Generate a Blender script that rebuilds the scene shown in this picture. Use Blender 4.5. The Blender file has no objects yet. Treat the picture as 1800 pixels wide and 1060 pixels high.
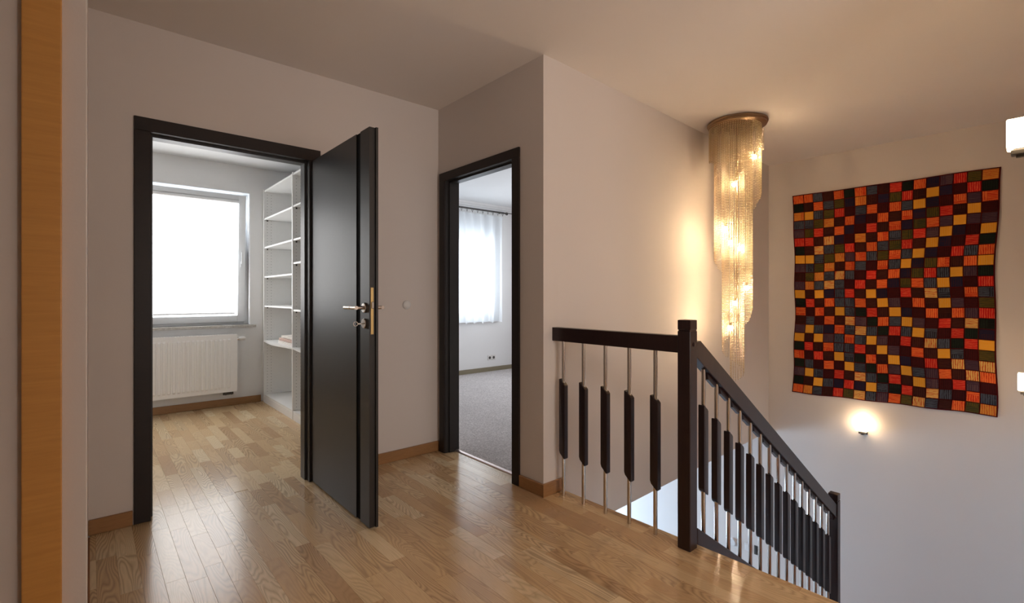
import bpy, bmesh, math, random
from mathutils import Vector, Matrix
R = math.radians
PI = math.pi
scene = bpy.context.scene
COL = scene.collection
rnd = random.Random(7)

# ------------------------------------------------------------------ camera, world, exposure
EYE = 1.18
CH = 2.60                     # ceiling height
SY = 3.175                    # wall with the open door (plane y)
SX = 2.013                    # wall with the second door (plane x)
EDGE = 2.175                  # edge of the landing floor
OY = 5.95                     # outer wall of the rooms
DX = 5.60                     # stairwell end wall
def wc(x): return 2.034 + .037*(x-2.013)        # stairwell long wall
def we(x): return .08 + .034*(x-2.9)            # stairwell wall on the right

cam_d = bpy.data.cameras.new('camera'); cam = bpy.data.objects.new('camera', cam_d); COL.objects.link(cam)
cam.location = (0, 0, EYE); cam.rotation_euler = (R(90), 0, R(-41))
cam_d.sensor_width = 36; cam_d.lens = 17.08; cam_d.shift_y = -10/1800; cam_d.clip_start = .02
scene.camera = cam

W = bpy.data.worlds.new('world'); scene.world = W; W.use_nodes = True
bg = W.node_tree.nodes['Background']; bg.inputs[0].default_value = (.86, .93, 1, 1); bg.inputs[1].default_value = 7.0

def area(name, loc, rot, sx, sy, power, col, portal=False):
    d = bpy.data.lights.new(name, 'AREA'); d.shape = 'RECTANGLE'; d.size = sx; d.size_y = sy
    d.energy = power; d.color = col; d.cycles.is_portal = portal
    o = bpy.data.objects.new(name, d); COL.objects.link(o); o.location = loc; o.rotation_euler = rot
    return o
# added unseen fill behind the camera; daylight from the window of the lower hall
area('rear_fill_light', (1.15, -2.40, 1.45), (R(110), 0, 0), 2.0, 1.4, 78, (1, .92, .86))
area('lower_hall_window_light', (4.3, 5.8, -1.5), (R(90), 0, R(180)), 2.2, 1.4, 225, (.50, .74, 1))
area('bedroom_side_fill_light', (5.5, 4.1, 1.45), (R(90), 0, R(90)), 1.8, 1.4, 36, (.92, .95, 1))  # added unseen fill that brightens the carpeted room, no window here
area('bedroom_window_portal', (4.0, OY+.10, 1.5), (R(90), 0, R(180)), 1.75, 1.45, 1, (1, 1, 1), True)

vs = scene.view_settings
vs.view_transform = 'Standard'; vs.look = 'None'; vs.exposure = 0.0; vs.gamma = 1; vs.use_curve_mapping = False
scene.cycles.max_bounces = 8; scene.cycles.diffuse_bounces = 5; scene.cycles.glossy_bounces = 4
scene.cycles.transparent_max_bounces = 14; scene.cycles.sample_clamp_indirect = 6
scene.cycles.caustics_reflective = False; scene.cycles.caustics_refractive = False

# ------------------------------------------------------------------ materials
def srgb(r, g, b):
    f = lambda c: (c/255/12.92) if c/255 <= .04045 else ((c/255+.055)/1.055)**2.4
    return (f(r), f(g), f(b), 1)
class NT:
    def __init__(s, name):
        s.m = bpy.data.materials.new(name); s.m.use_nodes = True; s.t = s.m.node_tree; s.n = s.t.nodes
        s.b = s.n['Principled BSDF']; s.out = s.n['Material Output']
    def add(s, typ, **kw):
        n = s.n.new(typ)
        for k, v in kw.items(): setattr(n, k, v)
        return n
    def link(s, a, b): s.t.links.new(a, b)
    def math(s, op, a, b=None, c=None):
        n = s.add('ShaderNodeMath', operation=op)
        for i, v in enumerate((a, b, c)):
            if v is None: continue
            if isinstance(v, (int, float)): n.inputs[i].default_value = v
            else: s.link(v, n.inputs[i])
        return n.outputs[0]
    def mix(s, f, a, b, mode='MIX'):
        n = s.add('ShaderNodeMix', data_type='RGBA', blend_type=mode)
        for sock, v in ((n.inputs[0], f), (n.inputs[6], a), (n.inputs[7], b)):
            if isinstance(v, (int, float, tuple)): sock.default_value = v
            else: s.link(v, sock)
        return n.outputs[2]
    def noise(s, vec, scale, detail=2, rough=.5):
        n = s.add('ShaderNodeTexNoise'); n.inputs['Scale'].default_value = scale
        n.inputs['Detail'].default_value = detail; n.inputs['Roughness'].default_value = rough
        if vec is not None: s.link(vec, n.inputs['Vector'])
        return n.outputs['Fac']
    def ramp(s, f, stops):
        n = s.add('ShaderNodeValToRGB'); e = n.color_ramp.elements
        while len(e) < len(stops): e.new(.5)
        for q, (p, c) in zip(e, stops): q.position = p; q.color = c
        s.link(f, n.inputs[0]); return n.outputs[0]
    def coord(s, kind='Object'): return s.add('ShaderNodeTexCoord').outputs[kind]
    def scale(s, vec, sc):
        n = s.add('ShaderNodeMapping'); n.inputs['Scale'].default_value = sc; s.link(vec, n.inputs[0]); return n.outputs[0]
    def bump(s, h, strength, dist=.002):
        n = s.add('ShaderNodeBump'); n.inputs['Strength'].default_value = strength; n.inputs['Distance'].default_value = dist
        s.link(h, n.inputs['Height']); s.link(n.outputs[0], s.b.inputs['Normal'])

def plain(name, col, rough=.5, metal=0, var=.04, spec=.5, nscale=30):
    t = NT(name); c = t.coord()
    f = t.noise(c, nscale, 3)
    lo = tuple(v*(1-var) for v in col[:3])+(1,); hi = tuple(min(1, v*(1+var)) for v in col[:3])+(1,)
    t.link(t.mix(f, lo, hi), t.b.inputs['Base Color'])
    t.b.inputs['Roughness'].default_value = rough; t.b.inputs['Metallic'].default_value = metal
    t.b.inputs['Specular IOR Level'].default_value = spec
    return t.m
def plaster(name, col):
    t = NT(name); c = t.coord()
    f = t.noise(c, 2.5, 4); lo = tuple(v*.965 for v in col[:3])+(1,)
    t.link(t.mix(f, lo, col), t.b.inputs['Base Color'])
    t.b.inputs['Roughness'].default_value = .85; t.b.inputs['Specular IOR Level'].default_value = .25
    t.bump(t.noise(c, 140, 2), .12, .0015); return t.m
def wood(name, base, dark, sc=(30, 3, 3), rough=.35, amount=.6, spec=.5):
    t = NT(name); c = t.scale(t.coord(), sc)
    n = t.noise(c, 2.2, 5, .65)
    t.link(t.mix(t.math('MULTIPLY', n, amount), base, dark), t.b.inputs['Base Color'])
    t.b.inputs['Roughness'].default_value = rough; t.b.inputs['Specular IOR Level'].default_value = spec
    t.bump(n, .1, .001); return t.m

M = {}
M['wall'] = plaster('wall_plaster', (.70, .64, .60, 1))
M['ceil'] = plaster('ceiling_plaster', (.80, .74, .69, 1))
M['wall_room'] = plaster('wall_plaster_room', (.82, .82, .82, 1))
M['ceil_room'] = plaster('ceiling_plaster_room', (.76, .77, .78, 1))
M['dark'] = wood('wenge_frame', (.014, .009, .008, 1), (.03, .02, .017, 1), (3, 3, 40), .45, .6, .3)
M['leaf'] = plain('wenge_leaf', (.022, .019, .018, 1), .40, 0, .15, .45, 60)
M['black'] = plain('black_groove', (.004, .003, .003, 1), .8, 0, .1, .1)
M['oak'] = wood('oak_trim', srgb(222, 165, 90), srgb(165, 108, 48), (3, 3, 45), .4)
M['base'] = wood('oak_baseboard', srgb(172, 128, 84), srgb(100, 66, 38), (8, 8, 60), .4)
M['rail'] = wood('stained_rail_wood', (.012, .004, .005, 1), (.040, .018, .016, 1), (40, 40, 6), .34, .8, .4)
M['sleeve'] = wood('stained_sleeve_wood', (.010, .004, .005, 1), (.028, .012, .012, 1), (60, 60, 6), .34, .7)
M['steel'] = plain('polished_steel', (.62, .58, .54, 1), .16, 1, .03)
M['brass'] = plain('brass_plate', (.50, .36, .16, 1), .35, 1)
M['bronze'] = plain('bronze_plate', (.42, .30, .19, 1), .35, 1)
M['pin'] = plain('brass_pin', (.16, .09, .04, 1), .5)
M['white'] = plain('white_lacquer', (.80, .80, .79, 1), .35, 0, .02)
M['rad'] = plain('radiator_enamel', (.90, .89, .88, 1), .35, 0, .02)
M['pvc'] = plain('window_pvc', (.78, .80, .82, 1), .3, 0, .02)
M['sill'] = plain('stone_sill', (.48, .46, .43, 1), .4, 0, .5, .5, 60)
M['dgrey'] = plain('dark_plastic', (.05, .045, .04, 1), .5)
M['plast'] = plain('white_plastic', (.72, .70, .68, 1), .4, 0, .02)
M['tan'] = plain('towel_cloth', (.66, .50, .44, 1), .9, 0, .3, .2, 120)
M['tanw'] = plain('towel_cloth_white', (.78, .74, .70, 1), .9, 0, .1, .2, 120)
M['tile'] = plain('pale_floor_tile', (.55, .55, .55, 1), .4)
M['treads'] = wood('stair_tread_wood', srgb(190, 120, 60), srgb(130, 75, 35), (40, 4, 4), .35)

def emit(name, col, strength):
    t = NT(name); t.b.inputs['Base Color'].default_value = col
    t.b.inputs['Emission Color'].default_value = col; t.b.inputs['Emission Strength'].default_value = strength
    t.b.inputs['Roughness'].default_value = .6; return t.m
# daylit blind cloth with a faint weave
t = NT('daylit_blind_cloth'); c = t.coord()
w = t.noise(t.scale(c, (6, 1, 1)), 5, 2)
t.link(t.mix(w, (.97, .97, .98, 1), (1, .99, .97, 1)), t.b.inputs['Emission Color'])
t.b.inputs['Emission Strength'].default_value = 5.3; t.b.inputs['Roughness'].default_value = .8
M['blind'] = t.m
M['bulb'] = emit('lit_bulb', (1, .72, .43, 1), 560)
M['shade'] = emit('lit_opal_glass', (1, .74, .46, 1), 17)

# crystal beads: bright glints, partly see-through
t = NT('crystal_beads')
tr = t.add('ShaderNodeBsdfTransparent'); tr.inputs[0].default_value = (1, .93, .80, 1)
gl = t.add('ShaderNodeBsdfGlossy'); gl.inputs['Roughness'].default_value = .28; gl.inputs['Color'].default_value = (1, .93, .82, 1)
tl0 = t.add('ShaderNodeBsdfTranslucent'); tl0.inputs[0].default_value = (1, .84, .58, 1)
df0 = t.add('ShaderNodeBsdfDiffuse'); df0.inputs[0].default_value = (1, .87, .64, 1)
tl = t.add('ShaderNodeMixShader'); tl.inputs[0].default_value = .4; t.link(tl0.outputs[0], tl.inputs[1]); t.link(df0.outputs[0], tl.inputs[2])
fr = t.add('ShaderNodeFresnel'); fr.inputs[0].default_value = 1.7
m1 = t.add('ShaderNodeMixShader'); m1.inputs[0].default_value = .84
t.link(tr.outputs[0], m1.inputs[1]); t.link(tl.outputs[0], m1.inputs[2])
m2 = t.add('ShaderNodeMixShader'); t.link(t.math('MULTIPLY_ADD', fr.outputs[0], .3, .05), m2.inputs[0])
t.link(m1.outputs[0], m2.inputs[1]); t.link(gl.outputs[0], m2.inputs[2]); t.link(m2.outputs[0], t.out.inputs[0])
M['crystal'] = t.m
# sheer curtain
t = NT('sheer_voile')
tr = t.add('ShaderNodeBsdfTransparent'); tl = t.add('ShaderNodeBsdfTranslucent'); df = t.add('ShaderNodeBsdfDiffuse')
tl.inputs[0].default_value = (.92, .95, .97, 1); df.inputs[0].default_value = (.85, .87, .9, 1)
m1 = t.add('ShaderNodeMixShader'); m1.inputs[0].default_value = .4
t.link(tl.outputs[0], m1.inputs[1]); t.link(df.outputs[0], m1.inputs[2])
m2 = t.add('ShaderNodeMixShader'); m2.inputs[0].default_value = .87
t.link(tr.outputs[0], m2.inputs[1]); t.link(m1.outputs[0], m2.inputs[2]); t.link(m2.outputs[0], t.out.inputs[0])
M['voile'] = t.m
# thin window glass
t = NT('window_glass')
tr = t.add('ShaderNodeBsdfTransparent'); gl = t.add('ShaderNodeBsdfGlossy'); gl.inputs['Roughness'].default_value = .02
m1 = t.add('ShaderNodeMixShader'); m1.inputs[0].default_value = .06
t.link(tr.outputs[0], m1.inputs[1]); t.link(gl.outputs[0], m1.inputs[2]); t.link(m1.outputs[0], t.out.inputs[0])
M['glass'] = t.m
# carpet
t = NT('grey_carpet'); c = t.coord()
n1 = t.noise(c, 90, 3, .7); n2 = t.noise(c, 4, 3)
cc = t.ramp(n1, [(.35, srgb(165, 158, 156)), (.65, srgb(228, 222, 220))])
t.link(t.mix(t.math('MULTIPLY', n2, .35), cc, srgb(150, 145, 145)), t.b.inputs['Base Color'])
t.b.inputs['Roughness'].default_value = .95; t.b.inputs['Specular IOR Level'].default_value = .1
t.bump(n1, .8, .006); M['carpet'] = t.m
# oak parquet (uv in metres, tint = per strip random)
t = NT('oak_parquet')
uv = t.coord('UV'); at = t.add('ShaderNodeAttribute', attribute_name='tint')
sep = t.add('ShaderNodeSeparateColor'); t.link(at.outputs['Color'], sep.inputs[0])
ring = t.noise(t.scale(uv, (9, 1.3, 1)), 1.0, 1.6, .35)
fib = t.noise(t.scale(uv, (420, 14, 1)), 1.0, 2, .6)
sw = t.math('FRACT', t.math('MULTIPLY', ring, 30))
line = t.math('POWER', t.math('SUBTRACT', 1.0, t.math('ABSOLUTE', t.math('MULTIPLY_ADD', sw, 2.0, -1.0))), 1.6)
basec = t.ramp(sep.outputs[0], [(0, srgb(196, 160, 120)), (.2, srgb(216, 182, 138)), (.7, srgb(228, 198, 154)), (1, srgb(238, 214, 174))])
c1 = t.mix(t.math('MULTIPLY', line, t.math('MULTIPLY_ADD', sep.outputs[1], .50, .06)), basec, srgb(88, 58, 38))
c2 = t.mix(t.math('MULTIPLY', fib, .35), c1, srgb(125, 92, 62))
t.link(c2, t.b.inputs['Base Color'])
t.link(t.math('MULTIPLY_ADD', fib, .08, .165), t.b.inputs['Roughness']); t.b.inputs['Specular IOR Level'].default_value = .40
M['parquet'] = t.m
# woven patches: colour a / colour b stripes running one way, second block of colour
t = NT('woven_patchwork')
a1 = t.add('ShaderNodeAttribute', attribute_name='ca'); a2 = t.add('ShaderNodeAttribute', attribute_name='cb')
uv = t.coord('UV'); su = t.add('ShaderNodeSeparateXYZ'); t.link(uv, su.inputs[0])
nz = t.noise(t.scale(uv, (9, 1.5, 1)), 1.0, 2, .6)
st = t.math('GREATER_THAN', t.math('FRACT', t.math('ADD', t.math('MULTIPLY', su.outputs[0], 6.3), t.math('MULTIPLY', nz, 1.1))), .66)
fine = t.noise(t.scale(uv, (60, 40, 1)), 1.0, 2, .6)
t.link(t.mix(t.math('MULTIPLY', fine, .35), t.mix(st, a1.outputs['Color'], a2.outputs['Color']), (.02, .01, .01, 1)), t.b.inputs['Base Color'])
t.b.inputs['Roughness'].default_value = .9; t.b.inputs['Specular IOR Level'].default_value = .15
t.bump(fine, .4, .002); M['patch'] = t.m
M['maroon'] = plain('maroon_backing_cloth', srgb(78, 14, 16), .9, 0, .2, .1, 80)

# ------------------------------------------------------------------ mesh helpers
def nb(): return bmesh.new()
def bx(bm, x0, x1, y0, y1, z0, z1):
    v = [bm.verts.new((x, y, z)) for x in (x0, x1) for y in (y0, y1) for z in (z0, z1)]
    for f in ((0, 1, 3, 2), (4, 6, 7, 5), (0, 4, 5, 1), (2, 3, 7, 6), (0, 2, 6, 4), (1, 5, 7, 3)):
        bm.faces.new([v[i] for i in f])
    return bm
def bevel(bm, w, seg=2):
    bmesh.ops.bevel(bm, geom=bm.edges[:], offset=w, segments=seg, affect='EDGES', profile=.7); return bm
def bbox(x0, x1, y0, y1, z0, z1, bv=0, seg=2):
    bm = bx(nb(), min(x0, x1), max(x0, x1), min(y0, y1), max(y0, y1), min(z0, z1), max(z0, z1))
    if bv: bevel(bm, bv, seg)
    return bm
def prism(bm, pts, a0, a1, axis='y'):
    """extrude 2-D outline pts along an axis; for y: pts=(x,z); x: (y,z); z: (x,y)"""
    def P(p, a): return {'y': (p[0], a, p[1]), 'x': (a, p[0], p[1]), 'z': (p[0], p[1], a)}[axis]
    lo = [bm.verts.new(P(p, a0)) for p in pts]; hi = [bm.verts.new(P(p, a1)) for p in pts]
    n = len(pts)
    bm.faces.new(lo); bm.faces.new(hi[::-1])
    for i in range(n): bm.faces.new((lo[i], hi[i], hi[(i+1) % n], lo[(i+1) % n]))
    return bm
def tube(bm, p0, p1, r0, r1=None, n=14, caps=True):
    p0 = Vector(p0); p1 = Vector(p1); r1 = r0 if r1 is None else r1
    d = (p1-p0).normalized(); q = Vector((0, 0, 1)).rotation_difference(d)
    A = [bm.verts.new(p0+q @ Vector((r0*math.cos(2*PI*i/n), r0*math.sin(2*PI*i/n), 0))) for i in range(n)]
    B = [bm.verts.new(p1+q @ Vector((r1*math.cos(2*PI*i/n), r1*math.sin(2*PI*i/n), 0))) for i in range(n)]
    for i in range(n): bm.faces.new((A[i], A[(i+1) % n], B[(i+1) % n], B[i]))
    if caps: bm.faces.new(A[::-1]); bm.faces.new(B)
    return bm
def lathe(bm, prof, c=(0, 0, 0), n=24, axis='z'):
    c = Vector(c); rings = []
    for r, h in prof:
        ring = []
        for i in range(n):
            a = 2*PI*i/n; u, v = r*math.cos(a), r*math.sin(a)
            p = {'z': (u, v, h), 'x': (h, u, v), 'y': (u, h, v)}[axis]
            ring.append(bm.verts.new(c+Vector(p)))
        rings.append(ring)
    for A, B in zip(rings, rings[1:]):
        for i in range(n): bm.faces.new((A[i], A[(i+1) % n], B[(i+1) % n], B[i]))
    bm.faces.new(rings[0][::-1]); bm.faces.new(rings[-1]); return bm
def obj(name, bm, mat, parent=None, smooth=False, **props):
    me = bpy.data.meshes.new(name)
    bmesh.ops.recalc_face_normals(bm, faces=bm.faces[:]); bm.to_mesh(me); bm.free()
    me.materials.append(mat)
    if smooth:
        for p in me.polygons: p.use_smooth = True
        me.set_sharp_from_angle(angle=R(40))
    o = bpy.data.objects.new(name, me); COL.objects.link(o)
    if parent is not None: o.parent = parent; o.matrix_parent_inverse = Matrix.Translation(-parent.location) if parent.location.length else Matrix()
    for k, v in props.items(): o[k] = v
    return o
def empty(name, loc=(0, 0, 0), parent=None, **props):
    o = bpy.data.objects.new(name, None); COL.objects.link(o); o.location = loc; o.empty_display_size = .1
    if parent is not None: o.parent = parent
    for k, v in props.items(): o[k] = v
    return o
def thing(name, label, cat, loc=(0, 0, 0), group=None, **kw):
    o = empty(name, loc, None, label=label, category=cat)
    if group: o['group'] = group
    for k, v in kw.items(): o[k] = v
    return o
ST = dict(kind='structure')
def struct(name, bm, mat, parent=None, label=None, smooth=False):
    p = {} if parent is not None else dict(ST)
    if label: p['label'] = label
    return obj(name, bm, mat, parent, smooth, **p)
def S(name, label, loc=(0, 0, 0)): return empty(name, loc, None, kind='structure', label=label)

# ------------------------------------------------------------------ shell
T = .12
# wall with the open door: full outline with an opening x .242-1.05, z<2.04
D1a, D1b, D1h = .242, 1.05, 2.04
bm = nb(); bx(bm, -.12, D1a-.02, SY, SY+T, -.3, CH); bx(bm, D1b+.02, SX+T, SY, SY+T, -.3, CH); bx(bm, D1a-.02, D1b+.02, SY, SY+T, D1h+.02, CH)
struct('wall_back', bm, M['wall'], label='beige plastered wall around the open dark door')
D2a, D2b, D2h = 2.305, 3.075, 2.04
bm = nb(); bx(bm, SX, SX+T, 2.034, D2a-.02, -.3, CH); bx(bm, SX, SX+T, D2b+.02, SY, -.3, CH); bx(bm, SX, SX+T, D2a-.02, D2b+.02, D2h+.02, CH)
struct('wall_far', bm, M['wall'], label='narrow plastered wall around the second dark doorway')
# stairwell long wall (slightly out of square), ends at the underside of the upper floor slab
bm = nb()
prism(bm, [(SX+T, wc(SX)), (DX, wc(DX)), (DX, wc(DX)+.11), (SX+T, wc(SX)+.02+.11)][::-1], -.30, CH, 'z')
struct('wall_stairwell', bm, M['wall'], label='plastered stairwell wall behind the chandelier')
struct('wall_right', bbox(DX, DX+.15, -.9, OY+.2, -2.9, CH), M['wall'], label='tall stairwell end wall carrying the patchwork hanging')
bm = prism(nb(), [(2.45, we(2.45)), (DX, we(DX)), (DX, we(DX)-.15), (2.45, we(2.45)-.15)][::-1], -2.9, CH, 'z')
struct('wall_stair_side', bm, M['wall'], label='stairwell side wall with two lamps at the right edge')
bm = bbox(2.45, 2.6, -2.5, we(2.45)-.15, -.3, CH)
struct('wall_landing_side', bm, M['wall'])
# partition on the left, close to the camera
struct('wall_left', bbox(-1.6, -.006, 1.40, 1.52, 0, CH), M['wall'], label='wall end beside the oak casing at the left edge')
struct('wall_left_return', bbox(-.12, -.006, 1.52, SY, 0, CH), M['wall'])
struct('wall_front', bbox(-1.7, 2.6, -2.6, -2.5, -.3, CH), M['wall'])
struct('wall_camera_side', bbox(-1.7, -1.6, -2.5, 1.52, -.3, CH), M['wall'])
struct('added_light_blocker', bbox(-1.6, .62, -.36, -.24, 0, CH), M['wall'])  # added out of view to shade the left wall end from the rear fill
struct('trim_1', bbox(-.1040, -.0440, 1.386, 1.40, 0, CH-.002, .002), M['oak'], label='upright oak door casing near the left edge')
struct('ceiling', bbox(-1.7, DX+.15, -2.6, SY+.06, CH, CH+.1), M['ceil'], label='smooth plastered ceiling of landing and stairwell')
struct('ceiling_room', bbox(-1.7, DX+.15, SY+.06, OY+.25, CH, CH+.1), M['ceil_room'])
# room linings
struct('wall_dressing_left', bbox(-1.3, -1.2, SY+T, OY, 0, CH), M['wall_room'])
struct('wall_room_divider', bbox(1.81, SX+T+.0, SY+T, OY, -.3, CH), M['wall_room'])
bm = nb(); bx(bm, -1.2, D1a-.02, SY+T, SY+T+.004, 0, CH); bx(bm, D1b+.02, 1.81, SY+T, SY+T+.004, 0, CH)
struct('wall_dressing_inner', bm, M['wall_room'])
# outer wall with two window openings
W1 = (-.50, 1.335, .865, 2.31)     # x0 x1 z0 z1
W2 = (3.15, 4.82, .80, 2.25)
bm = nb()
for x0, x1, z0, z1 in ((-1.3, W1[0], -.3, CH), (W1[1], W2[0], -.3, CH), (W2[1], DX, -.3, CH), (W1[0], W1[1], -.3, W1[2]), (W1[0], W1[1], W1[3], CH),
                       (W2[0], W2[1], -.3, W2[2]), (W2[0], W2[1], W2[3], CH)):
    bx(bm, x0, x1, OY, OY+.25, z0, z1)
struct('wall_outer', bm, M['wall_room'], label='white outer wall with the windows, seen through both doorways')
bm = nb(); bx(bm, SX+T, DX, OY-.05, OY, CH-.035, CH); bx(bm, SX+T, DX, OY-.028, OY, CH-.06, CH-.035)
struct('trim_2', bm, M['wall_room'], label='pale cornice under the ceiling of the carpeted room')
# slab of the upper floor (its opening is the stairwell)
bm = nb()
bx(bm, -1.7, EDGE-.004, -2.6, wc(SX), -.30, -.012); bx(bm, -1.7, SX+T-.01, wc(SX), OY+.25, -.30, -.012)
bx(bm, SX+T-.01, DX, 2.2, OY+.25, -.30, -.012); bx(bm, EDGE-.004, 2.45, -2.6, we(2.3)-.05, -.30, -.012)
floor = struct('floor', bm, M['treads'], label='oak strip parquet floor of the landing and dressing room')
struct('floor_carpeted_room', bbox(SX+.095, DX, 2.17, OY, -.012, .006), M['carpet'], label='grey carpet in the room behind the second doorway')
# lower hall
struct('floor_lower_hall', bbox(.8, DX, -.9, OY+.2, -3.0, -2.9), M['tile'])
bm = nb(); bx(bm, .7, .8, -.9, OY+.2, -2.9, -.3); bx(bm, .7, DX, OY+.05, OY+.15, -2.9, -.3); bx(bm, .7, DX, -1.0, -.9, -2.9, -.3)
struct('wall_lower_hall', bm, M['wall'])

# baseboards
def bboard(name, x0, x1, y0, y1, label=None, mat='base'):
    bm = bbox(x0, x1, y0, y1, 0.0005, .075, .003, 1); return struct(name, bm, M[mat], label=label)
bboard('baseboard_back', D1b+.09, SX-.001, SY-.016, SY)
bboard('baseboard_left', -.006, D1a-.075, SY-.016, SY)
bboard('baseboard_far', SX-.016, SX, 2.034, D2a-.07)
bm = prism(nb(), [(SX-.016, wc(SX)), (EDGE, wc(EDGE)), (EDGE, wc(EDGE)-.016), (SX-.016, wc(SX)-.016)][::-1], .0005, .075, 'z')
struct('baseboard_stairwell', bm, M['base'])
bboard('baseboard_dressing_room', -1.2, 1.445, OY-.016, OY)
struct('baseboard_carpeted_room', bbox(SX+T, DX, OY-.018, OY, .006, .07), plain('olive_skirting', srgb(132, 122, 100), .5))

# ------------------------------------------------------------------ parquet strips
RECTS = [(-1.6, SX, -2.5, 1.398), (.0, SX, 1.398, SY), (SX, EDGE, -2.5, 2.02), (D1a, D1b, SY, SY+T), (-1.2, 1.81, SY+T, OY), (SX, SX+.098, D2a, D2b)]
cA, sA = math.cos(R(41)), math.sin(R(41))
def proj(x, y, z=0):
    d = x*sA+y*cA; l = x*cA-y*sA
    if d < .2: return None
    return 900+854*l/d, 520+854*(EYE-z)/d, d
def board_geo(bm, r, uo, tint, ly, lt):
    x0, x1, y0, y1 = r; g = .00015; x0 += g; x1 -= g; y0 += g; y1 -= g; c = .0005
    lo = [(x0, y0), (x1, y0), (x1, y1), (x0, y1)]; hi = [(x0+c, y0+c), (x1-c, y0+c), (x1-c, y1-c), (x0+c, y1-c)]
    A = [bm.verts.new((x, y, -.0115)) for x, y in lo]; B = [bm.verts.new((x, y, -c)) for x, y in lo]; C_ = [bm.verts.new((x, y, 0)) for x, y in hi]
    fs = [bm.faces.new(C_)]
    for i in range(4):
        j = (i+1) % 4; fs.append(bm.faces.new((A[i], A[j], B[j], B[i]))); fs.append(bm.faces.new((B[i], B[j], C_[j], C_[i])))
    for f in fs:
        for lp in f.loops:
            lp[ly].uv = (lp.vert.co.x+uo[0], lp.vert.co.y+uo[1]); lp[lt] = (tint, (tint*7.31) % 1, tint, 1)
boards = []
wst = .0705; k = 0; x = -1.6
while x < EDGE:
    x2 = min(x+wst, EDGE)
    rr = random.Random(k*31+5); y = -2.5-rr.random()*.5
    while y < OY:
        L = rr.choice((.28, .36, .42, .5, .58)); y2 = y+L
        uo = (rr.random()*50, rr.random()*50); tint = rr.random()
        for a0, a1, b0, b1 in RECTS:
            r = (max(x, a0), min(x2, a1), max(y, b0), min(y2, b1))
            if r[1]-r[0] > .004 and r[3]-r[2] > .01: boards.append((r, uo, tint))
        y = y2
    x = x2; k += 1
def seen_area(r):
    cx, cy = (r[0]+r[1])/2, (r[2]+r[3])/2; p = proj(cx, cy)
    if not p: return 0
    u, v, d = p
    if not (145 < u < 1480 and v < 1075): return 0
    if cy > SY:                                    # only what shows through the doorways
        if cx > SX: pass
        elif not (262 < u < 545): return 0
    elif cx < 0: return 0
    return (r[1]-r[0])*(r[3]-r[2])/d**3
boards.sort(key=lambda b: -seen_area(b[0]))
def mk_boards(lst, name, **props):
    bm = nb(); ly = bm.loops.layers.uv.new('UVMap'); lt = bm.loops.layers.float_color.new('tint')
    for r, uo, tint in lst: board_geo(bm, r, uo, tint, ly, lt)
    me = bpy.data.meshes.new(name); bm.to_mesh(me); bm.free(); me.materials.append(M['parquet'])
    o = bpy.data.objects.new(name, me); COL.objects.link(o); o.parent = floor
    for kk, vv in props.items(): o[kk] = vv
for b in boards[:300]: mk_boards([b], 'floor_board')
mk_boards(boards[300:], 'floor_boards_remaining', kind='stuff')

# ------------------------------------------------------------------ door 1 (open dark door)
d1 = S('door_1', 'open dark wenge door and frame of the dressing room', (D1b, SY, 0))
def casing_y(bm, x0, x1, h, y, w=.07, t=.014):    # on plane y, opening x0..x1, protruding to -y
    bx(bm, x0-w, x0, y-t, y, .001, h); bx(bm, x1, x1+w, y-t, y, .001, h); bx(bm, x0-w, x1+w, y-t, y, h, h+w)
bm = nb(); casing_y(bm, D1a, D1b, D1h, SY); bevel(bm, .002, 1); obj('door_casing', bm, M['dark'], d1)
bm = nb(); bx(bm, D1a-.02, D1a, SY, SY+T+.002, .001, D1h+.02); bx(bm, D1b, D1b+.02, SY, SY+T+.002, .001, D1h+.02); bx(bm, D1a, D1b, SY, SY+T+.002, D1h, D1h+.02)
bx(bm, D1a, D1a+.012, SY+.045, SY+T, .001, D1h); bx(bm, D1b-.012, D1b, SY+.045, SY+T, .001, D1h); bx(bm, D1a+.012, D1b-.012, SY+.045, SY+T, D1h-.012, D1h)
obj('door_jamb', bm, M['leaf'], d1)
LX, LY0, LY1 = 1.062, 2.315, SY-.018
leaf = empty('door_leaf', (0, 0, 0), d1); leaf.matrix_parent_inverse = Matrix.Translation(-d1.location)
def sub(name, bm, mat, par=leaf, **k):
    o = obj(name, bm, mat, None, **k); o.parent = par; return o
# leaf is one solid board with a recessed vertical channel
bm = nb()
pts = [(LX, LY0), (LX, 2.423), (LX+.010, 2.423), (LX+.010, 2.474), (LX, 2.474), (LX, LY1), (LX+.03, LY1), (LX+.03, LY1+.0), (LX+.042, LY1-.012), (LX+.042, LY0+.014), (LX+.030, LY0+.014), (LX+.030, LY0)]
pts = [(LX, LY0), (LX, 2.423), (LX+.010, 2.423), (LX+.010, 2.474), (LX, 2.474), (LX, LY1), (LX+.042, LY1), (LX+.042, LY0-.012), (LX+.030, LY0-.012), (LX+.030, LY0)]
prism(bm, pts, .010, 2.032, 'z'); sub('leaf_panel', bm, M['leaf'])
sub('groove_inlay', bbox(LX+.004, LX+.011, 2.4235, 2.4735, .012, 2.030), M['black'])
sub('lock_plate', bbox(LX+.006, LX+.022, LY0-.0025, LY0+.001, .985, 1.222, .001, 1), M['brass'])
bm = bbox(LX+.009, LX+.019, LY0-.012, LY0, 1.115, 1.150, .002, 1); sub('latch_bolt', bm, M['steel'])
HY, HZ = 2.366, 1.119
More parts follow.
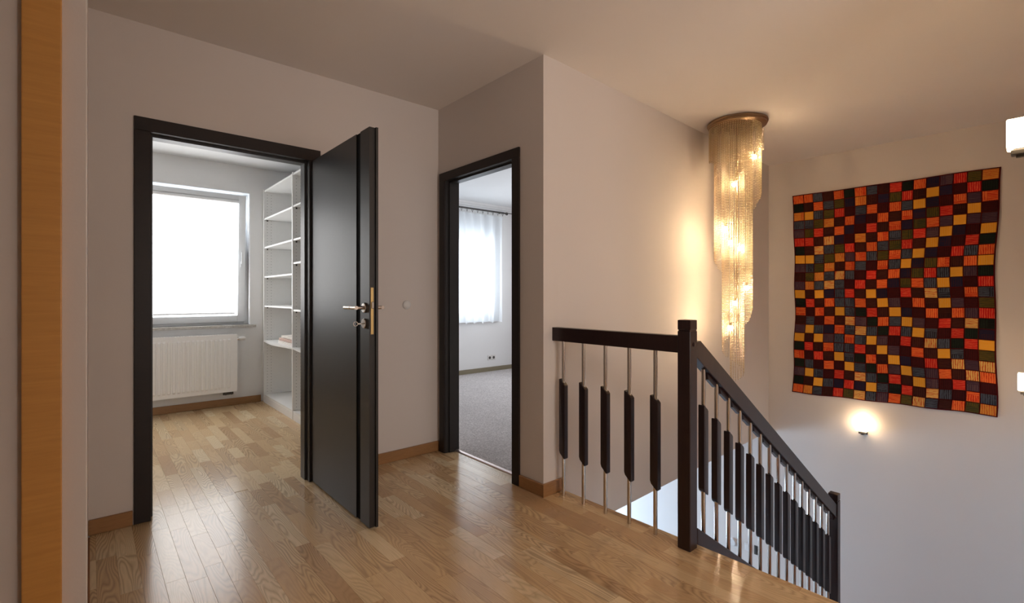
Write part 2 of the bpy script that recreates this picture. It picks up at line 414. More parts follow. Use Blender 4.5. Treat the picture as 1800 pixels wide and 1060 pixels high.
for sgn, xs in ((-1, LX), (1, LX+.042)):
    bm = lathe(nb(), [(.026, 0), (.026, sgn*.008), (.023, sgn*.011)], (xs, HY, HZ), 28, 'x')
    sub('handle_rosette', bm, M['steel'], smooth=True)
    bm = lathe(nb(), [(.026, 0), (.026, sgn*.008), (.023, sgn*.011)], (xs, HY, HZ-.080), 28, 'x')
    bx(bm, xs+sgn*.0112-.0006, xs+sgn*.0112+.0006, HY-.003, HY+.003, HZ-.092, HZ-.072)
    sub('key_rosette', bm, M['steel'], smooth=True)
    bm = tube(nb(), (xs+sgn*.01, HY, HZ), (xs+sgn*.056, HY, HZ), .0095, n=16)
    tube(bm, (xs+sgn*.050, HY-.011, HZ), (xs+sgn*.050, HY+.060, HZ), .0095, .0090, n=16)
    tube(bm, (xs+sgn*.050, HY+.0605, HZ), (xs+sgn*.050, HY+.138, HZ), .0105, .0100, n=16)
    sub('lever_handle', bm, M['steel'], smooth=True)
bm = bbox(LX-.040, LX-.011, HY-.0015, HY+.0015, HZ-.084, HZ-.078)
for i in range(16):
    a, b = 2*PI*i/16, 2*PI*(i+1)/16; c = (LX-.050, HY, HZ-.081)
    tube(bm, (c[0]+.011*math.cos(a), c[1], c[2]+.011*math.sin(a)), (c[0]+.011*math.cos(b), c[1], c[2]+.011*math.sin(b)), .0022, n=6)
sub('key', bm, M['steel'])
for z in (.25, 1.75):
    sub('hinge', tube(nb(), (LX+.048, LY1+.0, z-.045), (LX+.048, LY1+.0, z+.045), .007, n=12), M['steel'], smooth=True)

# door 2 (doorway to the carpeted room)
d2 = S('door_2', 'dark wenge frame of the open doorway to the carpeted room', (SX, D2a, 0))
bm = nb(); w, tt = .068, .014
bx(bm, SX-tt, SX, D2a-w, D2a, .001, D2h); bx(bm, SX-tt, SX, D2b, D2b+w, .001, D2h); bx(bm, SX-tt, SX, D2a-w, D2b+w, D2h, D2h+.062)
bevel(bm, .002, 1); obj('door_casing', bm, M['dark'], d2)
bm = nb(); bx(bm, SX, SX+T+.002, D2a-.02, D2a, .001, D2h+.02); bx(bm, SX, SX+T+.002, D2b, D2b+.02, .001, D2h+.02); bx(bm, SX, SX+T+.002, D2a, D2b, D2h, D2h+.02)
bx(bm, SX+.03, SX+.075, D2a, D2a+.012, .001, D2h); bx(bm, SX+.03, SX+.075, D2b-.012, D2b, .001, D2h); bx(bm, SX+.03, SX+.075, D2a+.012, D2b-.012, D2h-.012, D2h)
obj('door_jamb', bm, M['leaf'], d2)
bm = prism(nb(), [(SX+.082, .0), (SX+.086, .006), (SX+.100, .010), (SX+.114, .008), (SX+.118, .004), (SX+.118, 0)], D2a, D2b, 'y')
obj('threshold_strip', bm, plain('pinkish_metal_strip', (.62, .50, .46, 1), .3, .8), d2, True, label='pinkish metal threshold strip')

# ------------------------------------------------------------------ window 1 with tilted sash
x0, x1, z0, z1 = W1
w1 = S('window_1', 'bright window of the dressing room, sash tilted inward', (x0, OY, z0))
fy = OY+.10
def frame_y(bm, a, b, c, d, y0, y1, w):
    bx(bm, a, a+w, y0, y1, c, d); bx(bm, b-w, b, y0, y1, c, d); bx(bm, a+w, b-w, y0, y1, c, c+w); bx(bm, a+w, b-w, y0, y1, d-w, d)
bm = nb(); frame_y(bm, x0, x1, z0, z1, fy, fy+.07, .045); bx(bm, .36, .40, fy, fy+.07, z0+.045, z1-.045); bevel(bm, .003, 1); obj('window_frame', bm, M['pvc'], w1)
def sash(a, b, tilt, handle):
    piv = Matrix.Translation((0, fy-.008, z0+.03)) @ Matrix.Rotation(R(tilt), 4, 'X') @ Matrix.Translation((0, -(fy-.008), -(z0+.03)))
    bm = nb(); frame_y(bm, a, b, z0+.028, z1-.028, fy-.02, fy+.04, .072); bevel(bm, .005, 2); bm.transform(piv)
    s = obj('window_sash', bm, M['pvc'], w1)
    bm = bbox(a+.072, b-.072, fy+.008, fy+.014, z0+.10, z1-.10); bm.transform(piv)
    g = obj('pane', bm, M['glass'], None); g.parent = s
    if handle:
        hx = b-.036; bm = bbox(hx-.012, hx+.012, fy-.030, fy-.019, 1.50, 1.56, .004)
        bbm = bx(bm, hx-.008, hx+.008, fy-.050, fy-.03, 1.535, 1.55); bx(bm, hx-.008, hx+.008, fy-.058, fy-.046, 1.535, 1.66)
        bm.transform(piv); h = obj('window_handle', bm, M['pvc'], None); h.parent = s
    return piv
piv = sash(.395, x1-.035, 3.2, True)
piv0 = sash(x0+.035, .365, 0, False)
obj('window_sill', bbox(x0-.05, x1+.055, OY-.045, fy, z0-.03, z0, .006), M['sill'], w1, label='speckled stone sill')
bnds = thing('roller_blind', 'white roller blind glowing with daylight on the tilted sash', 'blind', (.43, fy-.02, z1-.14))
def blind(a, b, pv, par):
    bm = bbox(a, b, fy-.034, fy-.030, z0+.135, z1-.135); bm.transform(pv)
    obj('blind_cloth', bm, M['blind'], par)
    bm = tube(nb(), (a-.01, fy-.045, z1-.105), (b+.02, fy-.045, z1-.105), .022, n=16); bx(bm, a-.015, b+.025, fy-.072, fy-.02, z1-.085, z1-.078)
    bm.transform(pv); obj('roller_tube', bm, M['pvc'], par, True)
    bm = bbox(a, b, fy-.040, fy-.028, z0+.120, z0+.135, .003); bm.transform(pv); obj('bottom_bar', bm, M['pvc'], par)
blind(.475, x1-.135, piv, bnds)
b2 = thing('roller_blind', 'white roller blind on the left sash, hidden behind the door frame', 'blind', (x0+.1, fy-.02, z1-.14))
blind(x0+.115, .285, piv0, b2)

# radiator
rx0, rx1, rz0, rz1, ry = -.22, 1.185, .165, .765, OY-.125
rad = thing('radiator', 'white ribbed panel radiator under the window', 'radiator', (rx0, ry, rz0))
bm = nb(); n = int((rx1-rx0-.06)/.0405); prev = None
cols = [(rx0, 0), (rx0+.028, 0)]
for i in range(n):
    xs = rx0+.03+i*.0400
    cols += [(xs+.005, 0), (xs+.010, -.010), (xs+.028, -.010), (xs+.033, 0)]
cols += [(rx1-.028, 0), (rx1, 0)]
rows = [(rz0, 0), (rz0+.040, 0), (rz0+.052, 1), (rz1-.052, 1), (rz1-.040, 0), (rz1, 0)]
grid = [[bm.verts.new((cx, ry+cd*rf, rz)) for cx, cd in cols] for rz, rf in rows]
for a, b in zip(grid, grid[1:]):
    for i in range(len(cols)-1): bm.faces.new((a[i], a[i+1], b[i+1], b[i]))
r_ = bmesh.ops.extrude_face_region(bm, geom=bm.faces[:])
for v in r_['geom']:
    if isinstance(v, bmesh.types.BMVert): v.co.y = ry+.012
obj('front_panel', bm, M['rad'], rad)
obj('rear_panel', bbox(rx0+.01, rx1-.01, ry+.066, ry+.078, rz0, rz1-.01), M['rad'], rad)
for xs in (rx0-.003, rx1-.001):
    obj('side_cover', bbox(xs, xs+.004, ry-.001, ry+.085, rz0+.01, rz1+.004), M['rad'], rad)
bm = nb(); bx(bm, rx0, rx1, ry, ry+.008, rz1, rz1+.005); bx(bm, rx0, rx1, ry+.076, ry+.084, rz1, rz1+.005)
for i in range(60): xs = rx0+.01+i*(rx1-rx0-.02)/60; bx(bm, xs, xs+.006, ry+.008, ry+.076, rz1, rz1+.004)
obj('top_grille', bm, M['rad'], rad)
bm = tube(nb(), (rx1+.004, ry+.04, rz1-.045), (rx1+.022, ry+.04, rz1-.045), .016, n=14); obj('valve_body', bm, M['steel'], rad, True)
bm = lathe(nb(), [(.018, .022), (.021, .030), (.022, .070), (.017, .085)], (rx1, ry+.04, rz1-.045), 18, 'x'); obj('thermostat_head', bm, M['plast'], rad, True, label='white thermostat knob')
bm = bbox(rx1-.125, rx1-.03, ry+.02, ry+.055, rz0-.032, rz0-.002, .004); tube(bm, (rx1-.105, ry+.02, rz0-.02), (rx1-.105, ry-.0, rz0-.02), .011); tube(bm, (rx1-.05, ry+.02, rz0-.02), (rx1-.05, ry-.0, rz0-.02), .011)
bx(bm, rx1-.11, rx1-.10, ry+.03, OY-.001, rz0-.028, rz0-.018)
obj('pipe_connector', bm, M['dgrey'], rad, False, label='dark pipe connector')
for xx in (rx0+.2, rx1-.23): obj('wall_bracket', bbox(xx, xx+.03, ry+.078, OY-.001, rz0+.1, rz1-.1), M['rad'], rad)

# shelving unit
sh = thing('shelving_unit', 'tall white open shelving unit behind the open door', 'shelf', (1.45, 3.9, 0))
XF, XB = 1.452, 1.805
ups = [OY-.105, 4.845, 3.85]
for y in ups:
    obj('side_panel', bbox(XF, XB, y, y+.02, .001, 2.355), M['white'], sh)
obj('side_filler', bbox(XF+.02, XB, ups[0]+.02, OY-.001, .001, 2.355), M['white'], sh)
obj('back_panel', bbox(XB-.002, XB+.003, ups[2], ups[0]+.02, .08, 2.35), M['white'], sh)
B1 = [2.345, 2.035, 1.72, 1.395, 1.074, .09]
B2 = [2.345, 2.04, 1.72, 1.498, 1.05, .09]
for (ya, yb), zs in (((ups[1]+.02, ups[0]), B1), ((ups[2]+.02, ups[1]), B2)):
    for z in zs: obj('shelf_board', bbox(XF+.006, XB-.002, ya+.0005, yb-.0005, z-.018, z, .001, 1), M['white'], sh)
    zb = .69
    pts = [(XB-.002, ya), (XB-.002, yb), (XF+.002, yb), (XF-.03, (ya+yb)/2+.2), (XF-.045, (ya+yb)/2), (XF-.03, (ya+yb)/2-.2), (XF+.002, ya)]
    bm = prism(nb(), pts[::-1], zb-.018, zb, 'z'); obj('shelf_board', bm, M['white'], sh, False, label='deeper bowed shelf board')
    obj('plinth', bbox(XF+.004, XF+.02, ya, yb, .001, .072), M['white'], sh)
    bm = nb()
    for z in zs[1:-1]+[zb]:
        for yy, sg in ((ya, 1), (yb, -1)):
            for xx in (XF+.035, XB-.04):
                bx(bm, xx-.006, xx+.006, min(yy, yy+sg*.010), max(yy, yy+sg*.010), z-.032, z-.0185)
    obj('shelf_pins', bm, M['dgrey'], sh, False, kind='stuff')
bm = nb()
for y in (ups[0], ups[1]):
    for xx in (XF+.035, XF+.075):
        z = .12
        while z < 2.3:
            bx(bm, xx-.0025, xx+.0025, y-.0006, y+.0004, z-.0025, z+.0025); z += .032
obj('pin_holes', bm, M['dgrey'], sh, False, kind='stuff')
# folded cloths on the bowed shelf
def folded(loc, w, d, h, mat, label):
    bm = nb(); prof = []
    for i in range(9): a = -PI/2+PI*i/8; prof.append((w/2-h/2+h/2*math.cos(a), h/2+h/2*math.sin(a)))
    prof += [(-w/2, h*.96), (-w/2+.003, h*.55), (-w/2-.004, h*.5), (-w/2+.003, h*.45), (-w/2, .02*h)]
    prism(bm, prof, -d/2, d/2, 'y')
    bmesh.ops.subdivide_edges(bm, edges=[e for e in bm.edges if abs(e.verts[0].co.y-e.verts[1].co.y) > .01], cuts=6)
    for v in bm.verts: v.co.z += .003*math.sin(v.co.y*40+v.co.x*30)*(v.co.z/h); v.co.x += .003*math.sin(v.co.y*33)
    o = obj('folded_towel', bm, mat, None, True, label=label, category='towel', group='folded towels on the white shelf')
    o.location = loc; return o
folded((1.575, 5.15, .691), .20, .50, .028, M['tanw'], 'white folded towel at the bottom of the small pile')
folded((1.570, 5.14, .721), .19, .48, .027, M['tan'], 'pinkish folded towel in the middle of the pile')
folded((1.575, 5.12, .751), .18, .42, .025, M['tanw'], 'pale folded towel on top of the small pile')

# ------------------------------------------------------------------ window 2, curtain, rod, sockets
x0, x1, z0, z1 = W2
w2 = S('window_2', 'bright window behind the sheer curtain', (x0, OY, z0))
bm = nb(); frame_y(bm, x0, x1, z0, z1, fy, fy+.07, .06); xm = 4.02; bx(bm, xm-.05, xm+.05, fy-.01, fy+.06, z0+.06, z1-.06)
bx(bm, x0+.06, x1-.06, fy-.005, fy+.05, z1-.16, z1-.06); obj('window_frame', bm, M['pvc'], w2)
for a, b in ((x0+.06, xm-.05), (xm+.05, x1-.06)):
    bm = nb(); frame_y(bm, a, b, z0+.06, z1-.16, fy-.012, fy+.05, .055); s = obj('window_sash', bm, M['pvc'], w2)
    g = obj('pane', bbox(a+.055, b-.055, fy+.015, fy+.021, z0+.115, z1-.215), M['glass'], None); g.parent = s
obj('window_sill', bbox(x0-.02, x1+.02, OY-.03, fy, z0-.025, z0, .004), M['white'], w2)
cur = thing('sheer_curtain', 'white sheer curtain hanging from rings in the carpeted room', 'curtain', (4.9, OY-.10, .77))
bm = nb(); cxs = 220; ca, cb = 3.0, 4.90; rowsz = [2.414, 2.39, 2.36, 2.2, 1.9, 1.5, 1.1, .90, .775]
cr = random.Random(3); ph = [cr.random()*6 for _ in range(4)]
g = []
for j, z in enumerate(rowsz):
    row = []; f = j/(len(rowsz)-1)
    for i in range(cxs+1):
        u = i/cxs; xx = ca+(cb-ca)*u+.03*f*math.sin(u*9+ph[0])
        if u > .97: xx += .02*f
        amp = .012+.026*min(1, f*2)
        y = OY-.10+amp*math.sin(u*75+ph[1]+1.8*math.sin(u*11))+.012*f*math.sin(u*160+ph[2]+f*2)
        zz = z+(.012*math.sin(u*75+1.2+1.8*math.sin(u*11)) if j == len(rowsz)-1 else (.006*math.sin(u*190) if j == 0 else 0))
        row.append(bm.verts.new((xx, y, zz)))
    g.append(row)
for a, b in zip(g, g[1:]):
    for i in range(cxs): bm.faces.new((a[i], a[i+1], b[i+1], b[i]))
obj('curtain_cloth', bm, M['voile'], cur, True)
rod = thing('curtain_rod', 'thin dark double curtain rod with a ball end above the curtain', 'curtain rod', (4.98, OY-.10, 2.475))
bm = tube(nb(), (2.9, OY-.10, 2.475), (4.96, OY-.10, 2.475), .009, n=12); tube(bm, (2.9, OY-.055, 2.495), (5.12, OY-.055, 2.495), .007, n=10); obj('rod_bar', bm, M['dgrey'], rod, True)
bm = nb(); bmesh.ops.create_uvsphere(bm, u_segments=14, v_segments=10, radius=.024, matrix=Matrix.Translation((4.975, OY-.10, 2.475))); obj('finial', bm, M['dgrey'], rod, True)
for xx in (3.1, 4.90): obj('bracket', bbox(xx-.006, xx+.006, OY-.11, OY, 2.48, 2.492), M['dgrey'], rod)
for i in range(20):
    xx = 3.03+i*.098; bm = nb(); n = 12
    for q in range(n):
        a, b = 2*PI*q/n, 2*PI*(q+1)/n
        tube(bm, (xx, OY-.10+.016*math.cos(a), 2.462+.020*math.sin(a)), (xx, OY-.10+.016*math.cos(b), 2.462+.020*math.sin(b)), .0028, n=5, caps=False)
    tube(bm, (xx, OY-.10, 2.445), (xx, OY-.10, 2.425), .003, n=5)
    obj('curtain_ring', bm, M['dgrey'], rod)
def socket(name, label, cat, x, y, z, w, h, normal, gang=1, mat='plast', group=None):
    o = thing(name, label, cat, (x, y, z), group)
    if normal == '-y':
        for i in range(gang):
            cx = x+(i-(gang-1)/2)*w
            obj('cover_plate', bbox(cx-w/2+.001, cx+w/2-.001, y-.010, y, z-h/2, z+h/2, .003, 1), M[mat], o)
            bm = lathe(nb(), [(.022, -.0102), (.022, -.0112), (.019, -.0112)], (cx, y, z), 20, 'y'); obj('socket_insert', bm, M['dgrey'], o, True)
    return o
socket('power_socket', 'white double power socket low on the wall under the curtain', 'socket', 4.745, OY, .215, .078, .078, '-y', 2)
o = thing('cable_cover', 'small round white cover plate beside the open door', 'wall plate', (1.742, SY, 1.114))
bm = lathe(nb(), [(.032, 0), (.032, -.006), (.026, -.012), (.010, -.014)], (1.742, SY, 1.114), 28, 'y'); obj('round_cover', bm, M['plast'], o, True)
# thermostat and switches on the lower part of the end wall
for nm, lb, ct, yy, ww, hh, mt, rd in (('thermostat', 'round white thermostat on the lower wall, seen between the balusters', 'thermostat', 2.547, .085, .085, 'plast', True),
                         ('light_switch', 'white light switch on the lower wall right of the thermostat', 'switch', 2.387, .07, .085, 'plast', False),
                         ('light_switch', 'slim dark switch on the lower wall, furthest from the thermostat', 'switch', 2.300, .035, .10, 'dgrey', False)):
    o = thing(nm, lb, ct, (DX, yy, -1.65))
    if rd: obj('dial', lathe(nb(), [(.045, 0), (.045, -.02), (.036, -.028)], (DX, yy, -1.65), 24, 'x'), M[mt], o, True); obj('dial_ring', lathe(nb(), [(.030, -.0285), (.030, -.031), (.020, -.031)], (DX, yy, -1.65), 24, 'x'), M['plast'], o, True)
    else:
        obj('switch_plate', bbox(DX-.01, DX, yy-ww/2, yy+ww/2, -1.65-hh/2, -1.65+hh/2, .003, 1), M[mt], o)
        obj('rocker', bbox(DX-.015, DX-.0101, yy-ww*.33, yy+ww*.33, -1.65-hh*.33, -1.65+hh*.33, .002, 1), M[mt], o)

# ------------------------------------------------------------------ staircase
SL = .663
def railz(x): return .943-SL*(x-2.225)
sc = S('staircase', 'staircase going down from the landing edge, only its side stringer shows', (EDGE, .6, 0))
run, rise = .272, .1803
for i in range(11):
    xa = EDGE+.012+i*run; z = -rise*(i+1)
    obj('tread', bbox(xa-.0, xa+run+.02, we(xa)+.03, 1.150, z-.04, z, .004, 1), M['treads'], sc)
    obj('riser', bbox(xa, xa+.012, we(xa)+.03, 1.150, z, z+rise-.041 if i else z+rise-.02), M['white'], sc)
obj('landing', bbox(EDGE+.012+11*run, DX-.002, we(DX)+.02, wc(DX)-.3, -2.25, -2.164), M['treads'], sc)
def strz(x): return .047-SL*(x-2.225)
xa, xb = EDGE+.004, 4.23
bm = prism(nb(), [(xa, strz(xa)), (xa, strz(xa)-.34), (xb, strz(xb)-.34), (xb, strz(xb))][::-1], 1.162, 1.200, 'y')
bevel(bm, .003, 1); obj('stringer', bm, M['rail'], sc, label='dark stained side stringer')

# ------------------------------------------------------------------ railings
RX, RY = 2.1125, 1.1785
def newel(name, par, x, y, z0, z1, h=.0325):
    bm = bbox(x-h, x+h, y-h, y+h, z0, z1-.052, .003, 1)
    p = bbox(x-h, x+h, y-h, y+h, z1-.047, z1, .007, 2)
    q = bbox(x-h+.004, x+h-.004, y-h+.004, y+h-.004, z1-.053, z1-.046)
    for o_ in (p, q):
        me = bpy.data.meshes.new('tmp'); o_.to_mesh(me); bm.from_mesh(me); bpy.data.meshes.remove(me); o_.free()
    return obj(name, bm, M['rail'], par)
def baluster(par, x, y, z0, z1, sz0, sz1, along, slant):
    """round steel tube, flat wooden sleeve with slanting ends; slant>0: the end nearer + of the axis is lower"""
    bm = tube(nb(), (x, y, z0), (x, y, z1), .0105, n=16, caps=True)
    b = obj('baluster', bm, M['steel'], par, True)
    hw, hd = .022, .0155
    prof = [(-hw, sz0+slant*.6+.012), (-hw+.006, sz0+slant*.5), (hw-.004, sz0-slant*.5), (hw, sz0-slant*.5+.006),
            (hw, sz1-slant*.5-.008), (hw-.008, sz1-slant*.5+.002), (-hw+.004, sz1+slant*.5), (-hw, sz1+slant*.5-.004)]
    bm = nb()
    if along == 'y': prism(bm, [(y-u, z) for u, z in prof], x-hd, x+hd, 'x')
    else: prism(bm, [(x+u, z) for u, z in prof], y-hd, y+hd, 'y')
    bevel(bm, .0045, 2)
    s = obj('sleeve', bm, M['sleeve'], None, True, label='dark stained wooden sleeve'); s.parent = b
lr = thing('landing_railing', 'level dark wood railing with steel balusters along the landing edge', 'railing', (RX, RY, 0))
newel('newel_post', lr, RX, RY, .0, 1.068)
obj('handrail', bbox(RX-.026, RX+.026, RY+.0325, wc(RX)-.001, .912, .992, .004, 2), M['rail'], lr)
for i in range(5): baluster(lr, RX, 1.967-i*.1545, 0, .913, .235, .675, 'y', .030)
bm = lathe(nb(), [(.011, 0), (.011, .003), (.006, .005)], (RX-.0, RY-.0325, .955), 14, 'y')
for v in bm.verts: v.co.y = RY-.0325-(v.co.y-(RY-.0325))
obj('wood_plug', bm, M['rail'], lr, True)
sr = thing('stair_railing', 'sloping dark wood railing with fifteen steel balusters down the stairs', 'railing', (4.262, RY, -1.36))
newel('newel_post', sr, 4.262, RY, -1.75, -.315)
xa, xb = RX+.0325, 4.2295
th = .100
bm = prism(nb(), [(xa, railz(xa+.05)), (xa+.045, railz(xa+.045)), (xb, railz(xb)), (xb, railz(xb)-th), (xa, railz(xa)-th)][::-1], RY-.026, RY+.026, 'y')
bevel(bm, .004, 2); obj('handrail', bm, M['rail'], sr)
for i in range(15):
    xx = 2.264+i*.1322
    baluster(sr, xx, RY, strz(xx)-.004, railz(xx)-th+.005, railz(xx)-.70, railz(xx)-.28, 'x', .026)
    xe = min(xx+.1322-.020, xb-.004); xs = xx+.020
    if xe-xs > .03:
        zt = lambda q: railz(q)-th
        bm = prism(nb(), [(xs, zt(xs)+.002), (xs, zt(xs)-.006), (xs+.014, zt(xs+.014)-.028), (xe-.006, zt(xe-.006)-.028), (xe, zt(xe)+.002)][::-1], RY-.009, RY+.009, 'y')
        obj('spacer_block', bm, M['rail'], sr)

# ------------------------------------------------------------------ chandelier
CX, CY = 4.005, 1.795
ch = thing('chandelier', 'long spiral crystal bead chandelier hanging in the stairwell', 'chandelier', (CX, CY, CH))
bm = lathe(nb(), [(.226, CH-.0005), (.229, CH-.010), (.229, CH-.016), (.218, CH-.020), (.220, CH-.034), (.210, CH-.040), (.06, CH-.041)], (CX, CY, 0), 56)
obj('ceiling_plate', bm, M['bronze'], ch, True)
obj('stem', tube(nb(), (CX, CY, CH-.041), (CX, CY, .95), .006, n=8), M['bronze'], ch, True)
right = Vector((cA, -sA, 0)); away = Vector((sA, cA, 0))
meshes = {}; SP = .0132
def strand_mesh(nbead):
    if nbead in meshes: return meshes[nbead]
    vs_, fs_, mi = [], [], []
    for i in range(nbead):
        zc = -i*SP-SP/2; h = .0050; r = .0058; b = len(vs_); tw = (i % 2)*PI/5
        vs_ += [(0, 0, zc+h), (0, 0, zc-h)]+[(r*math.cos(2*PI*q/5+tw), r*math.sin(2*PI*q/5+tw), zc) for q in range(5)]
        for q in range(5):
            fs_.append((b, b+2+q, b+2+(q+1) % 5)); fs_.append((b+1, b+2+(q+1) % 5, b+2+q)); mi += [0, 0]
        b = len(vs_); w = .0016; zt, zb = zc-h+.001, zc-SP+h-.001
        vs_ += [(w*math.cos(2*PI*q/3), w*math.sin(2*PI*q/3), z) for z in (zt, zb) for q in range(3)]
        for q in range(3): fs_.append((b+q, b+3+q, b+3+(q+1) % 3, b+(q+1) % 3)); mi.append(1)
    me = bpy.data.meshes.new('crystal_strand'); me.from_pydata(vs_, [], fs_); me.materials.append(M['crystal']); me.materials.append(M['pin'])
    me.polygons.foreach_set('material_index', mi); meshes[nbead] = me; return me
# spiral knots: (turns, radius, length)
KN = [(0, .216, .19), (.5, .210, .28), (1.0, .170, .62), (1.5, .172, 1.14), (2.0, .100, 1.58), (2.5, .113, 1.86), (3.0, .035, 2.06), (3.5, .052, 2.12)]
def knot(u):
    for (a, r0, l0), (b, r1, l1) in zip(KN, KN[1:]):
        if u <= b:
            f = (u-a)/(b-a); return r0+(r1-r0)*f, l0+(l1-l0)*f
    return KN[-1][1:]
pl = []; u = 0
while u < 3.5:
    r, L = knot(u); pl.append((u, r, L)); u += .0178/(2*PI*r)
# short top rings that close the crown
print('strands', len(pl))
for kk, (u, r, L) in enumerate(pl):
    a = 2*PI*u            # 0 = right in the picture, turning over the back
    p = Vector((CX, CY, CH-.040))+right*(r*math.cos(a))+away*(r*math.sin(a))
    o = bpy.data.objects.new('crystal_strand', strand_mesh(max(6, int(L/SP)))); COL.objects.link(o)
    o.parent = ch; o.location = p-ch.location; o.rotation_euler = (0, 0, rnd.random()*6)
for px, py in ((1322, 278), (1287, 326), (1268, 403), (1281, 427), (1297, 438), (1309, 506), (1289, 533), (1281, 576)):
    dd = CX*sA+CY*cA-.02; off = (px-900)/854*dd-(CX*cA-CY*sA); off = max(-.12, min(.12, off))
    z = EYE+(520-py)/854*dd
    p = Vector((CX, CY, z))+right*off-away*.055
    bm = nb(); bmesh.ops.create_uvsphere(bm, u_segments=10, v_segments=8, radius=.018, matrix=Matrix.Translation(p))
    b = obj('bulb', bm, M['bulb'], ch, True)
    bm = tube(nb(), p+Vector((0, 0, .012)), p+Vector((0, 0, .045)), .009, n=10); tube(bm, p+Vector((0, 0, .040)), Vector((CX, CY, z+.045)), .003, n=6)
    obj('bulb_socket', bm, M['bronze'], ch, True)

# ------------------------------------------------------------------ wall lamps
def sconce(loc, ang, label):
    s = thing('wall_lamp', label, 'lamp', (0, 0, 0), 'opal glass wall lamps along the stairs')
    # built facing +x from the wall at x=0, z=0 bottom of the glass
    bm = bbox(0, .012, -.030, .030, -.040, .085, .002, 1); obj('back_plate', bm, M['dgrey'], s, label='dark metal back plate')
    bm = bbox(.012, .085, -.026, .026, -.026, -.006, .002, 1); bx(bm, .02, .078, -.020, .020, -.006, .002); bx(bm, .006, .07, -.010, .010, -.036, -.026); obj('holder', bm, M['dgrey'], s, label='dark metal holder')
    bm = bbox(.018, .098, -.045, .045, 0, .121, .010, 3); obj('glass_shade', bm, M['shade'], s, True)
    s.location = loc; s.rotation_euler = (0, 0, ang)
sconce((DX, 1.300, -.103), PI, 'lit wall lamp with square opal glass below the patchwork hanging')
sconce((2.945, we(2.945), 1.797), R(90)+math.atan(.034), 'lit wall lamp above the top right corner of the hanging')
sconce((5.03, we(5.03), .505), R(90)+math.atan(.034), 'lit wall lamp at the right edge beside the foot of the hanging')

# ------------------------------------------------------------------ patchwork hanging
PAT = ["OOSBOKOSBRKONPRGA", "KBOSGNABNGRBYNMRK", "AYSGRMSOMOSYNMOPO", "SSGABONMOBONGRBYM", "PGRBONMRBONGOPYPP",
       "RRBLNMABOSGRPYNMY", "KBLSGRBOSGRBYNMRK", "YYSGAPOSGOSYNMRSO", "PSGABOSMOSYNGOBOY", "BGASLSMRBONGRSYPK",
       "PASLSMRBONGOSYNMR", "YBYNSRBYNMRBLSMOS", "KRBOSSOBYPMOBYPMG", "OMOBYSKRBYNMOBOPR", "BSMOBLPKOSYPMRBLK",
       "PYSNOSLSKRSYSMRKN", "YBYPSOSYPMRBLSKRY", "KRBOSSRBYPMOBYSMG", "OMRBYSKOBYNMRBLPL", "KSMOMYSKOPYSPOBLO",
       "PYSMRBLSKRBYPMRPM", "KBYSNRNYSKRBLSMOS", "OASBRGLSPOGLSBOGA"]
PC = {'O': ((240, 116, 52), (206, 52, 26)), 'Y': ((240, 164, 44), (238, 172, 70)), 'R': ((206, 28, 26), (236, 96, 60)), 'M': ((62, 8, 10), (44, 6, 8)),
      'B': ((66, 28, 18), (44, 10, 12)), 'S': ((74, 80, 92), (36, 34, 44)), 'N': ((26, 26, 50), (50, 26, 40)), 'K': ((22, 34, 24), (12, 14, 14)),
      'G': ((92, 74, 28), (52, 56, 30)), 'P': ((66, 42, 58), (90, 66, 70)), 'A': ((226, 148, 58), (206, 92, 40)), 'L': ((238, 190, 104), (206, 70, 36))}
NC, NR = 17, 23
QY0, QY1, QZ0, QZ1 = 1.918, .372, .170, 2.225
qx = [1400, 1418, 1433.6, 1450.4, 1468.7, 1486.3, 1503.8, 1523.6, 1542.3, 1562.0, 1583.4, 1602.8, 1624.9, 1647.5, 1670.2, 1693.4, 1717.7, 1746.5]
def y_at(px):
    l = (px-900)/854; return (DX-.012)*(-sA*l+cA)/(cA*l+sA)
qy = [y_at(p) for p in qx]; us = [(y-qy[0])/(qy[-1]-qy[0]) for y in qy]
def QP(u, v, off=0):
    """u across (0 left in the picture), v down"""
    pin = math.sin(PI*v)
    yl = QY0-.022*pin-.004*math.sin(v*23); yr = QY1+.030*pin+.006*math.sin(v*17+1)
    yr += .030*v**8+.008*pin
    y = yl+(yr-yl)*u+.002*math.sin(v*19+u*9)
    zt = QZ1-.004*math.sin(PI*u); zb = QZ0+.012*math.sin(PI*u)+.005*math.sin(u*21+2)+.030*u*u
    z = zt+(zb-zt)*v+.002*math.sin(u*17+v*7)
    x = DX-.018-off+.004*math.sin(u*14+v*3)*math.cos(v*9)
    return Vector((x, y, z))
q = thing('patchwork_hanging', 'large square patchwork textile of orange, red, yellow and dark woven patches', 'wall hanging', (DX, (QY0+QY1)/2, QZ1))
bm = nb(); n = 24
g = [[bm.verts.new(QP(-.004+1.008*i/n, -.003+1.006*j/n)) for i in range(n+1)] for j in range(n+1)]
for a, b in zip(g, g[1:]):
    for i in range(n): bm.faces.new((a[i], a[i+1], b[i+1], b[i]))
r_ = bmesh.ops.extrude_face_region(bm, geom=bm.faces[:])
for v in r_['geom']:
    if isinstance(v, bmesh.types.BMVert): v.co.x = min(v.co.x+.006, DX-.001)
for v in bm.verts: v.co.x += .003
obj('backing_cloth', bm, M['maroon'], q, True)
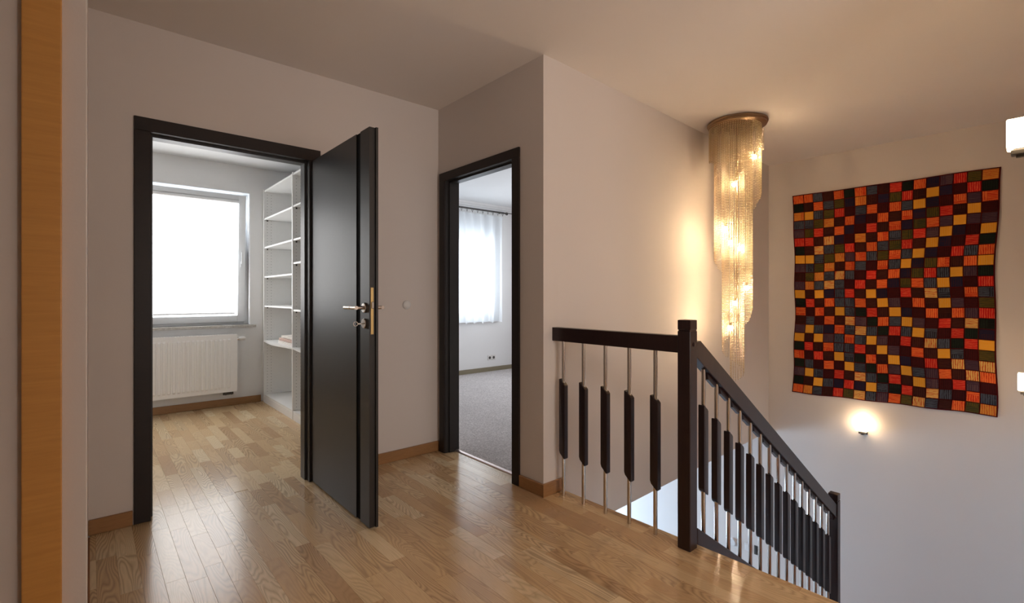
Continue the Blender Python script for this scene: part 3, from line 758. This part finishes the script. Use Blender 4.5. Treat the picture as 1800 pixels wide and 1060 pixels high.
def patch_geo(bm, j, i, ly, la, lb):
    pr = random.Random(j*97+i); u0, u1 = us[i], us[i+1]; v0, v1 = j/NR, (j+1)/NR
    u0 += .0022; u1 -= .0022; v0 += .0016; v1 -= .0016
    e = .0022
    k = PAT[j][i]; c1, c2 = PC[k]
    f = .88+.24*pr.random(); ca = tuple(c*f for c in srgb(*c1)[:3])+(1,); cb_ = tuple(c*f for c in srgb(*c2)[:3])+(1,)
    rot = pr.random() < .5; o1, o2 = pr.random()*9, pr.random()*9
    split = pr.random() < .35 and k in 'SGKONPAB'
    P = [(u0, v0), (u1, v0), (u1, v1), (u0, v1)]
    uc, vc = (u0+u1)/2, (v0+v1)/2
    out = [bm.verts.new(QP(a, b, .0015)) for a, b in P]
    mp = [(uc+(a-uc)*.93, vc+(b-vc)*.93) for a, b in P]
    fr_ = pr.choice((.3, .45, .6, .7)) if split else .5
    if pr.random() < .5: e1, e2 = (0, 3), (1, 2)       # seam runs down or across
    else: e1, e2 = (0, 1), (3, 2)
    lerp = lambda p, q_: (p[0]+(q_[0]-p[0])*fr_, p[1]+(q_[1]-p[1])*fr_)
    mid = [bm.verts.new(QP(a, b, .0038)) for a, b in mp]
    s1 = bm.verts.new(QP(*lerp(mp[e1[0]], mp[e1[1]]), .0046)); s2 = bm.verts.new(QP(*lerp(mp[e2[0]], mp[e2[1]]), .0046))
    if e1 == (0, 3): inner = [((mid[0], mid[1], s2, s1), 1), ((s1, s2, mid[2], mid[3]), 2)]; ring = [mid[0], mid[1], s2, mid[2], mid[3], s1]; side = {1: s2, 3: s1}
    else: inner = [((mid[0], s1, s2, mid[3]), 1), ((s1, mid[1], mid[2], s2), 2)]; side = {0: s1, 2: s2}
    fs = [(bm.faces.new(v), kd) for v, kd in inner]
    for a in range(4):
        b = (a+1) % 4; vv = [out[a], out[b], mid[b]]+([side[a]] if a in side else [])+[mid[a]]
        fs.append((bm.faces.new(vv), 0))
    base = QP(u0, v0)
    for fc, kind in fs:
        sw_ = split and kind == 2
        for lp in fc.loops:
            d = lp.vert.co-base; s_, t_ = -d.y/.09, -d.z/.09
            if rot != sw_: s_, t_ = t_, s_
            lp[ly].uv = (s_+o1, t_+o2); lp[la] = cb_ if sw_ else ca; lp[lb] = ca if sw_ else cb_
def mk_patches(lst, **props):
    bm = nb(); ly = bm.loops.layers.uv.new('UVMap'); la = bm.loops.layers.float_color.new('ca'); lb = bm.loops.layers.float_color.new('cb')
    for j, i in lst: patch_geo(bm, j, i, ly, la, lb)
    bmesh.ops.recalc_face_normals(bm, faces=bm.faces[:])
    me = bpy.data.meshes.new('patch'); bm.to_mesh(me); bm.free(); me.materials.append(M['patch'])
    o = bpy.data.objects.new(props.pop('nm', 'patch'), me); COL.objects.link(o); o.parent = q; o.matrix_parent_inverse = Matrix.Translation(-q.location)
    for kk, vv in props.items(): o[kk] = vv
cells = sorted([(j, i) for j in range(NR) for i in range(NC)], key=lambda c: -c[1])
for c in cells[:300]: mk_patches([c])
mk_patches(cells[300:], nm='patches_remaining', kind='stuff')
